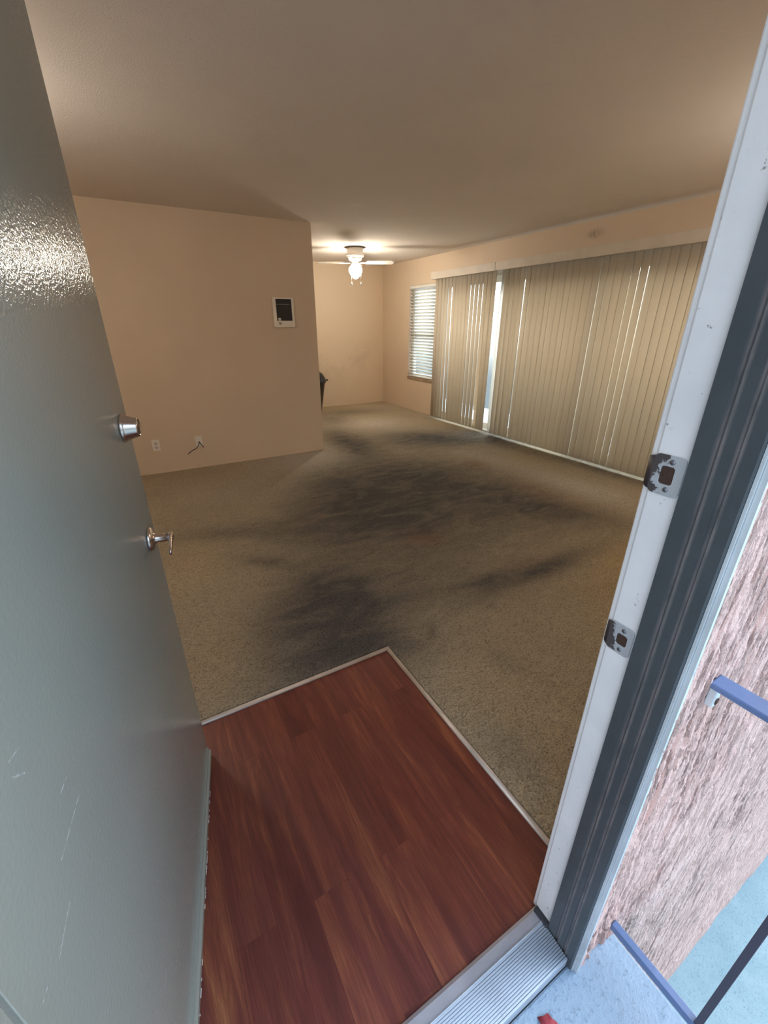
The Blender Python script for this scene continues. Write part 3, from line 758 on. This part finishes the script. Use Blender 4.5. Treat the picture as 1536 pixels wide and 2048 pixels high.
# ------------------------------------------------------------------ railing outside
rl = empty('railing', (0.80, -0.6, -0.03)); tag(rl, 'flat bar railing, sky reflection painted blue into its rails, fixed to the stucco wall on the landing edge', 'railing')
def rp(b, name, mat=MAT['rail'], **k):
    o = b.build(name, mat, rl, **k); o.matrix_parent_inverse = Matrix.Translation(-Vector(rl.location)); return o
rp(MB().box((0.778, -1.75, 0.8885), (0.818, 0.2015, 0.9005)), 'top_rail', bevel=0.003)
rp(MB().box((0.790, -1.75, 0.044), (0.809, 0.2015, 0.066)), 'bottom_rail', bevel=0.002)
for k in range(8):
    y = -0.2 * k - 0.0
    rp(MB().box((0.7925, y - 0.0065, 0.060), (0.8055, y + 0.0065, 0.890)), 'baluster', MAT['rail_dark'], bevel=0.001)
for y in (-1.70, -0.9):
    rp(MB().box((0.785, y - 0.015, -0.031), (0.812, y + 0.015, 0.890)), 'post', bevel=0.002)
rp(MB().box((0.786, 0.188, 0.845), (0.806, 0.2015, 0.889)), 'wall_bracket', MAT['bead'], bevel=0.002)
rp(MB().box((0.792, 0.186, 0.852), (0.801, 0.190, 0.863)), 'bracket_slot_shade', MAT['hole'])  # dark box on the bracket, painted shade in place of a hole
# dry leaf on the landing
lf = MB()
out = [(0, 0), (0.010, 0.006), (0.018, 0.016), (0.016, 0.026), (0.022, 0.036), (0.010, 0.044), (0.002, 0.056), (-0.008, 0.045), (-0.018, 0.038), (-0.014, 0.027), (-0.018, 0.016), (-0.009, 0.006)]
ca, sa = math.cos(0.5), math.sin(0.5)
pts = [(0.558 + u * ca - v * sa, 0.146 + u * sa + v * ca) for u, v in out]
cx_, cy_ = sum(p[0] for p in pts) / len(pts), sum(p[1] for p in pts) / len(pts)
n = len(pts)
vs = [(x, y, -0.0285 + 0.004 * (k % 2)) for k, (x, y) in enumerate(pts)] + [(cx_, cy_, -0.0295)] + [(x, y, -0.0293 + 0.004 * (k % 2)) for k, (x, y) in enumerate(pts)] + [(cx_, cy_, -0.0300)]
fs = []
for k in range(n):
    j = (k + 1) % n; fs += [(k, j, n), (n + 1 + j, n + 1 + k, 2 * n + 1), (k, n + 1 + k, n + 1 + j, j)]
lf.add(vs, fs, True)
tag(lf.build('fallen_leaf', MAT['leaf']), 'small red dry leaf lying on the concrete landing by the threshold', 'leaf')

# ------------------------------------------------------------------ window with horizontal blind
y0, y1, z0, z1 = WIN
win = empty('window_1', (XR + 0.11, (y0 + y1) / 2, z0)); struct(win, 'window behind the white horizontal blind')
def wp(b, name, mat, par=win, **k):
    o = b.build(name, mat, par, **k)
    if par is win: o.matrix_parent_inverse = Matrix.Translation(-Vector(win.location))
    return o
fw = 0.045
b = MB()
b.box((XR + 0.085, y0, z0), (XR + 0.145, y0 + fw, z1)); b.box((XR + 0.085, y1 - fw, z0), (XR + 0.145, y1, z1))
b.box((XR + 0.085, y0 + fw, z0), (XR + 0.145, y1 - fw, z0 + fw)); b.box((XR + 0.085, y0 + fw, z1 - fw), (XR + 0.145, y1 - fw, z1))
wp(b, 'window_frame', MAT['frame_white'])
zm = (z0 + z1) / 2 - 0.04
wp(MB().box((XR + 0.090, y0 + fw, zm - 0.03), (XR + 0.135, y1 - fw, zm + 0.03)), 'meeting_rail', MAT['frame_white'])
wp(MB().box((XR + 0.108, y0 + fw, z0 + fw), (XR + 0.113, y1 - fw, zm - 0.03)), 'pane', MAT['glass'])
wp(MB().box((XR + 0.118, y0 + fw, zm + 0.03), (XR + 0.123, y1 - fw, z1 - fw)), 'pane', MAT['glass'])
wp(MB().box((XR - 0.012, y0 - 0.02, z0 - 0.045), (XR + 0.085, y1 + 0.012, z0)), 'window_sill', MAT['sill'], bevel=0.004)['label'] = 'dirty brown window sill'
hb = empty('horizontal_blind', (XR + 0.03, (y0 + y1) / 2, z1)); tag(hb, 'white horizontal slat blind hanging in the small far window', 'window blind')
def hp(b, name, mat, **k):
    o = b.build(name, mat, hb, **k); o.matrix_parent_inverse = Matrix.Translation(-Vector(hb.location)); return o
hp(MB().box((XR + 0.004, y0 + 0.004, z1 - 0.045), (XR + 0.052, y1 - 0.004, z1 - 0.002)), 'headrail', MAT['frame_white'], bevel=0.003)
NS = 28
zs0 = z0 + 0.045
pitch = (z1 - 0.075 - zs0) / (NS - 1)
for k in range(NS):
    zc = zs0 + k * pitch
    tilt = R(-40 + random.uniform(-2, 2))
    b = MB(); vs = []
    for yy in (y0 + 0.006, y1 - 0.006):
        for j in range(7):
            u = (j / 6 - 0.5) * 0.050; cam_ = 0.0028 * (1 - (2 * j / 6 - 1) ** 2)
            for tk in (0.0011, -0.0011):
                vv = cam_ + tk
                vs.append((XR + 0.030 + u * math.cos(tilt) - vv * math.sin(tilt), yy, zc + u * math.sin(tilt) + vv * math.cos(tilt)))
    fs = []
    for j in range(6):
        a0 = 2 * j
        fs += [(a0, a0 + 2, a0 + 16, a0 + 14), (a0 + 1, a0 + 15, a0 + 17, a0 + 3)]
        fs += [(a0, a0 + 1, a0 + 3, a0 + 2), (a0 + 14, a0 + 16, a0 + 17, a0 + 15)]
    fs += [(0, 14, 15, 1), (12, 13, 27, 26)]
    b.add(vs, fs, True)
    hp(b, 'slat', MAT['slat'])
hp(MB().box((XR + 0.012, y0 + 0.006, z0 + 0.003), (XR + 0.050, y1 - 0.006, z0 + 0.020)), 'bottom_rail', MAT['frame_white'], bevel=0.003)
for yy in (y0 + 0.12, y1 - 0.12):
    hp(MB().tube([(XR + 0.006, yy, z0 + 0.02), (XR + 0.006, yy, z1 - 0.03)], 0.0012, 6), 'ladder_cord', MAT['frame_white'])

# ------------------------------------------------------------------ sliding balcony door
sy0, sy1, sz0, sz1 = SLD
sd = empty('door_2', (XR + 0.08, (sy0 + sy1) / 2, 0)); struct(sd, 'sliding glass balcony door behind the vertical blinds')
def sp_(b, name, mat, **k):
    o = b.build(name, mat, sd, **k); o.matrix_parent_inverse = Matrix.Translation(-Vector(sd.location)); return o
b = MB()
b.box((XR + 0.03, sy0, 0), (XR + 0.14, sy0 + 0.04, sz1)); b.box((XR + 0.03, sy1 - 0.04, 0), (XR + 0.14, sy1, sz1))
b.box((XR + 0.03, sy0 + 0.04, sz1 - 0.05), (XR + 0.14, sy1 - 0.04, sz1))
sp_(b, 'door_frame', MAT['frame_white'])
sp_(MB().box((XR - 0.010, sy0, 0.0), (XR + 0.15, sy1, 0.034)), 'track', MAT['frame_white'], bevel=0.003)
edges = [(sy0 + 0.04, 3.30, 0.06), (3.24, 4.74, 0.10), (4.66, sy1 - 0.04, 0.06)]
for (a_, b_, dx) in edges:
    f = MB(); x0 = XR + dx; x1 = XR + dx + 0.03
    f.box((x0, a_, 0.034), (x1, a_ + 0.06, sz1 - 0.05)); f.box((x0, b_ - 0.06, 0.034), (x1, b_, sz1 - 0.05))
    f.box((x0, a_ + 0.06, 0.034), (x1, b_ - 0.06, 0.12)); f.box((x0, a_ + 0.06, sz1 - 0.12), (x1, b_ - 0.06, sz1 - 0.05))
    fo = sp_(f, 'sash', MAT['frame_white'])
    g = MB().box((x0 + 0.012, a_ + 0.06, 0.12), (x0 + 0.017, b_ - 0.06, sz1 - 0.12)).build('pane', MAT['glass'], fo)

# ------------------------------------------------------------------ vertical blinds
XV = XR - 0.085                  # plane of the vanes
def vane_mesh(w=0.089, h0=0.038, h1=2.095, notch=False):
    """gently curved vane; local x across, z up"""
    b = MB(); n = 8; vs = []
    rows = [h0, h1] if not notch else [h0, 0.10, 0.102, 0.30, 0.302, h1]
    for z in rows:
        for j in range(n + 1):
            u = (j / n - 0.5) * w; c_ = 0.006 * (1 - (2 * j / n - 1) ** 2)
            vs += [(u, c_ + 0.0005, z), (u, c_ - 0.0005, z)]
    st_ = 2 * (n + 1); fs = []
    for r_ in range(len(rows) - 1):
        for j in range(n):
            if notch and r_ == 2 and j >= n - 3: continue
            a0 = r_ * st_ + 2 * j
            fs += [(a0, a0 + 2, a0 + 2 + st_, a0 + st_), (a0 + 1, a0 + 1 + st_, a0 + 3 + st_, a0 + 3)]
    for r_ in range(len(rows) - 1):
        a0 = r_ * st_; fs.append((a0, a0 + st_, a0 + st_ + 1, a0 + 1))
        je = n - 3 if (notch and r_ == 2) else n
        a1 = a0 + 2 * je; fs.append((a1, a1 + 1, a1 + st_ + 1, a1 + st_))
    for r_ in (0, len(rows) - 1):
        for j in range(n):
            a0 = r_ * st_ + 2 * j; fs.append((a0, a0 + 1, a0 + 3, a0 + 2))
    b.add(vs, fs, True); return b
def vertical_blind(name_label, ya, yb, vanes, seed):
    """vanes: list of (y, angle in degrees from closed, notch)"""
    root = empty('vertical_blind', (XV, (ya + yb) / 2, 0)); tag(root, name_label, 'window blind')
    def vp(b, name, mat, **k):
        o = b.build(name, mat, root, **k); o.matrix_parent_inverse = Matrix.Translation(-Vector(root.location)); return o
    b = MB()
    b.box((XV - 0.058, ya, 2.092), (XV - 0.052, yb, 2.188))
    b.box((XV - 0.052, yb - 0.006, 2.092), (XR, yb, 2.188))
    b.box((XV - 0.052, ya, 2.182), (XV + 0.03, yb - 0.006, 2.188))
    vp(b, 'valance', MAT['valance'], bevel=0.0015)
    vp(MB().box((XV - 0.022, ya + 0.02, 2.120), (XV + 0.022, yb - 0.02, 2.158)), 'headrail', MAT['frame_white'])
    proto = {}
    for (y, ang, notch) in vanes:
        if notch not in proto:
            o = vane_mesh(notch=notch).build('vane', MAT['vane']); proto[notch] = o
        else:
            o = proto[notch].copy(); COL.objects.link(o)
        o.parent = root
        o.location = (0, y - root.location.y, 0)
        o.rotation_euler = (0, 0, R(90 + ang))       # 0 = vane in the plane of the blind, curved towards the room
    return root
r_ = random.Random(11)
left = []
n = 16
for k in range(n):
    y = 4.695 + k * 0.0825
    left.append((y, (-7 if r_.random() < 0.65 else 2) + r_.uniform(-2, 2), k == 2))
vertical_blind('closed cream vertical blind beside the small far window', 4.648, 6.035, left, 1)
right = []
angs = {0: -62, 1: 30, 2: 18, 3: 12}
for k in range(32):
    y = 4.535 - k * 0.0830
    a_ = angs.get(k, (-7 if r_.random() < 0.5 else 3) + r_.uniform(-2, 2)) if k < 25 else 2 + r_.uniform(-2, 2)
    right.append((y, a_, False))
vertical_blind('wide cream vertical blind nearest the doorway, parted at its far end', 1.82, 4.640, right, 2)

# ------------------------------------------------------------------ dark panel on the partition
pn = empty('wall_panel', (1.582, YL, 1.586)); tag(pn, 'white framed dark rectangular panel high on the tan partition wall', 'wall panel')
fnp = lambda u, v, t: (u, -t, v)
o_ = rrect(0.232, 0.292, 0.012, 4); i_ = rrect(0.172, 0.212, 0.002, 4, 0.006, 0.026)
MB().ring(o_, i_, fnp, 0.0, 0.022).build('panel_frame', MAT['panel_white'], pn, bevel=0.003)
MB().box((-0.080, -0.012, -0.080), (0.092, 0.0, 0.132)).build('dark_panel', MAT['panel_dark'], pn)
MB().box((-0.072, -0.014, 0.078), (0.070, -0.012, 0.0825)).build('panel_strip', simple('grey_strip', (0.30, 0.28, 0.28), 0.4), pn)
MB().lathe([(0.0155, 0.012), (0.0155, 0.024), (0.0105, 0.024), (0.0105, 0.015), (0.0001, 0.015)], (-0.052, 0, -0.066), (0, -1, 0), 24).build('knob', MAT['white_plastic'], pn)
MB().lathe([(0.017, 0.021), (0.016, 0.024), (0.0001, 0.025)], (-0.049, 0, -0.107), (0, -1, 0), 24).build('dial', simple('worn_grey_dial', (0.42, 0.38, 0.33), 0.5, 0, None, 0.3), pn)

# ------------------------------------------------------------------ outlets
def plate(name, x, z, label, cat):
    e_ = empty(name, (x, YL, z)); tag(e_, label, cat)
    MB().prism(rrect(0.072, 0.116, 0.006, 4), fnp, 0.0, 0.006).build('cover_plate', MAT['white_plastic'], e_, bevel=0.0015)
    return e_
ol = plate('wall_outlet', 0.092, 0.313, 'white duplex power outlet low on the tan wall, nearest the open door', 'outlet')
for dz in (-0.021, 0.021):
    f = MB().prism(rrect(0.034, 0.029, 0.009, 5, 0, dz), fnp, 0.006, 0.0085).build('socket', MAT['outlet_face'], ol)
    b = MB()
    for dx, h in ((-0.0065, 0.009), (0.0065, 0.0075)): b.box((dx - 0.0011, -0.0088, dz - h / 2 + 0.003), (dx + 0.0011, -0.0082, dz + h / 2 + 0.003))
    b.lathe([(0.0025, 0.0082), (0.0025, 0.0088)], (0, 0, dz - 0.0075), (0, -1, 0), 10)
    b.build('slot', MAT['slot'], f)
MB().lathe([(0.003, 0.006), (0.003, 0.0075), (0.0001, 0.0078)], (0, 0, 0), (0, -1, 0), 12).build('screw', MAT['outlet_face'], ol)
orr = plate('cable_outlet', 0.511, 0.305, 'white wall plate low on the tan wall with a cut black cable sticking out', 'outlet')
MB().tube([(0, 0.0, -0.005), (-0.001, -0.018, -0.004), (-0.006, -0.040, -0.014), (-0.020, -0.055, -0.036), (-0.046, -0.060, -0.062), (-0.078, -0.058, -0.076), (-0.108, -0.055, -0.092), (-0.135, -0.052, -0.116)], [0.0042] * 8, 10).build('cable', MAT['black_cable'], orr)['label'] = 'long black cable end'
MB().tube([(0.001, 0.0, -0.006), (0.004, -0.014, -0.010), (0.013, -0.026, -0.028), (0.025, -0.032, -0.050), (0.036, -0.034, -0.066)], 0.0044, 10).build('cable', MAT['black_cable'], orr)['label'] = 'short black cable end'

# ------------------------------------------------------------------ ceiling fan
FX, FY = 3.05, 6.12
fan = empty('ceiling_fan', (FX, FY, CEIL)); tag(fan, 'white four blade ceiling fan with a lit globe in the far corner', 'ceiling fan')
MB().lathe([(0.142, 0.0), (0.142, -0.008), (0.130, -0.012)][::-1], (0, 0, 0), (0, 0, 1), 40).build('ceiling_plate', MAT['bronze'], fan)
MB().lathe([(0.112, -0.010), (0.116, -0.020), (0.112, -0.078), (0.118, -0.084)][::-1], (0, 0, 0), (0, 0, 1), 40).build('canopy', MAT['fan_white'], fan)
MB().lathe([(0.118, -0.084), (0.124, -0.092), (0.122, -0.108), (0.100, -0.124), (0.094, -0.126), (0.094, -0.134), (0.088, -0.150), (0.080, -0.158), (0.055, -0.164), (0.0001, -0.165)][::-1], (0, 0, 0), (0, 0, 1), 40).build('motor_housing', MAT['fan_white'], fan)
def blade_mesh():
    out_ = []
    L0, L1 = 0.165, 0.54
    for k in range(9):
        a = R(-90 + 180 * k / 8); out_.append((L1 - 0.055 + 0.055 * math.cos(a), 0.062 * math.sin(a)))
    out_ += [(L0 + 0.02, 0.050), (L0, 0.038), (L0, -0.038), (L0 + 0.02, -0.050)]
    return MB().prism(out_, lambda u, v, h: (u, v, h), -0.0035, 0.0035)
def iron_mesh():
    b = MB()
    b.prism([(0.07, -0.014), (0.13, -0.012), (0.165, -0.034), (0.215, -0.036), (0.225, -0.010), (0.225, 0.010), (0.215, 0.036), (0.165, 0.034), (0.13, 0.012), (0.07, 0.014)], lambda u, v, h: (u, v, h), -0.0085, -0.0036)
    return b
fan_az = 63.4 - 90
PITCH = R(-15)
p_blade = p_iron = None
for k in range(4):
    az = R(-32 + 90 * k)
    ho = None
    if p_iron is None:
        p_iron = iron_mesh().build('blade_iron', MAT['fan_white'], fan, bevel=0.001); ir = p_iron
        p_blade = blade_mesh().build('blade', MAT['fan_white'], p_iron, bevel=0.0015)
    else:
        ir = p_iron.copy(); COL.objects.link(ir); ir.parent = fan
        bl = p_blade.copy(); COL.objects.link(bl); bl.parent = ir
    ir.location = (0, 0, -0.184)
    ir.rotation_euler = Matrix.Rotation(az, 3, 'Z').__matmul__(Matrix.Rotation(PITCH, 3, 'X')).to_euler()
MB().lathe([(0.046, -0.162), (0.050, -0.172), (0.050, -0.192), (0.058, -0.200), (0.058, -0.214), (0.048, -0.218)][::-1], (0, 0, 0), (0, 0, 1), 32).build('light_fitter', MAT['fan_white'], fan)
MB().lathe([(0.046, -0.216), (0.066, -0.226), (0.086, -0.248), (0.093, -0.272), (0.088, -0.300), (0.070, -0.330), (0.048, -0.356), (0.030, -0.376), (0.0001, -0.386)][::-1], (0, 0, 0), (0, 0, 1), 32).build('globe', MAT['globe'], fan)['label'] = 'lit white glass globe'
ra = R(-26.6)                                          # across the view
for off, zl in ((-0.058, -0.43), (0.078, -0.43)):
    x, y = off * math.cos(ra) - 0.075 * math.cos(R(63.4)), off * math.sin(ra) - 0.075 * math.sin(R(63.4))
    xi, yi = x * 0.45, y * 0.45
    c_ = MB().tube([(xi, yi, -0.205), (x * 0.8, y * 0.8, -0.21), (x, y, -0.235), (x, y, zl)], 0.0034, 6).build('pull_chain', MAT['chain'], fan)
    MB().lathe([(0.002, 0.0), (0.007, -0.012), (0.011, -0.026), (0.009, -0.034), (0.0001, -0.038)][::-1], (x, y, zl), (0, 0, 1), 14).build('chain_pendant', MAT['fan_white'], c_)

# ------------------------------------------------------------------ two added fill lamps, unseen globes that brighten the front room
def fill_globe(x, y, em, label):
    e_ = empty('fill_lamp', (x, y, CEIL)); tag(e_, label, 'added fill lamp', 'added fill lamps of the front room')
    MB().lathe([(0.070, 0.0), (0.070, -0.010), (0.040, -0.024), (0.012, -0.030), (0.012, -0.190), (0.045, -0.195), (0.048, -0.222)][::-1], (0, 0, 0), (0, 0, 1), 32).build('fill_lamp_base', MAT['fan_white'], e_)
    m_ = M('fill_lamp_glow'); q = m_.n('ShaderNodeEmission'); q.inputs[0].default_value = (*FILL_COL, 1); q.inputs[1].default_value = em
    m_.l(q.outputs[0], m_.out.inputs[0])
    MB().lathe([(0.045, -0.220), (0.085, -0.245), (0.105, -0.295), (0.105, -0.325), (0.085, -0.375), (0.045, -0.405), (0.0001, -0.412)][::-1], (0, 0, 0), (0, 0, 1), 32).build('globe', m_.m, e_)
fill_globe(-0.72, 2.85, FILL_A, 'added fill lamp, an unseen lit globe behind the open front door')
fill_globe(3.30, 0.82, FILL_B, 'added fill lamp, an unseen lit globe beside the front wall, near the wide vertical blind')

# ------------------------------------------------------------------ bin behind the partition
bx_, by_ = 2.80, 7.40
bn = empty('trash_bin', (bx_, by_, 0.014)); tag(bn, 'black tapered dome lidded trash bin half hidden behind the tan partition', 'trash bin')
MB().lathe([(0.115, 0.0), (0.122, 0.004), (0.205, 0.500), (0.215, 0.505), (0.215, 0.525), (0.207, 0.530)], (0, 0, 0), (0, 0, 1), 40).build('body', MAT['bin'], bn)
MB().lathe([(0.222, 0.505), (0.226, 0.512), (0.224, 0.545), (0.205, 0.600), (0.170, 0.655), (0.120, 0.695), (0.060, 0.715), (0.0001, 0.720)], (0, 0, 0), (0, 0, 1), 40).build('lid', MAT['bin'], bn)
MB().box((-0.018, -0.018, 0.0), (0.045, 0.018, 0.028)).build('latch', MAT['bin'], bn, bevel=0.006, loc=(0.225, -0.02, 0.525))
b = MB().box((-0.03, -0.226, 0.545), (0.03, -0.198, 0.60))
b.build('swing_flap', MAT['bin_lid'], bn, bevel=0.008)
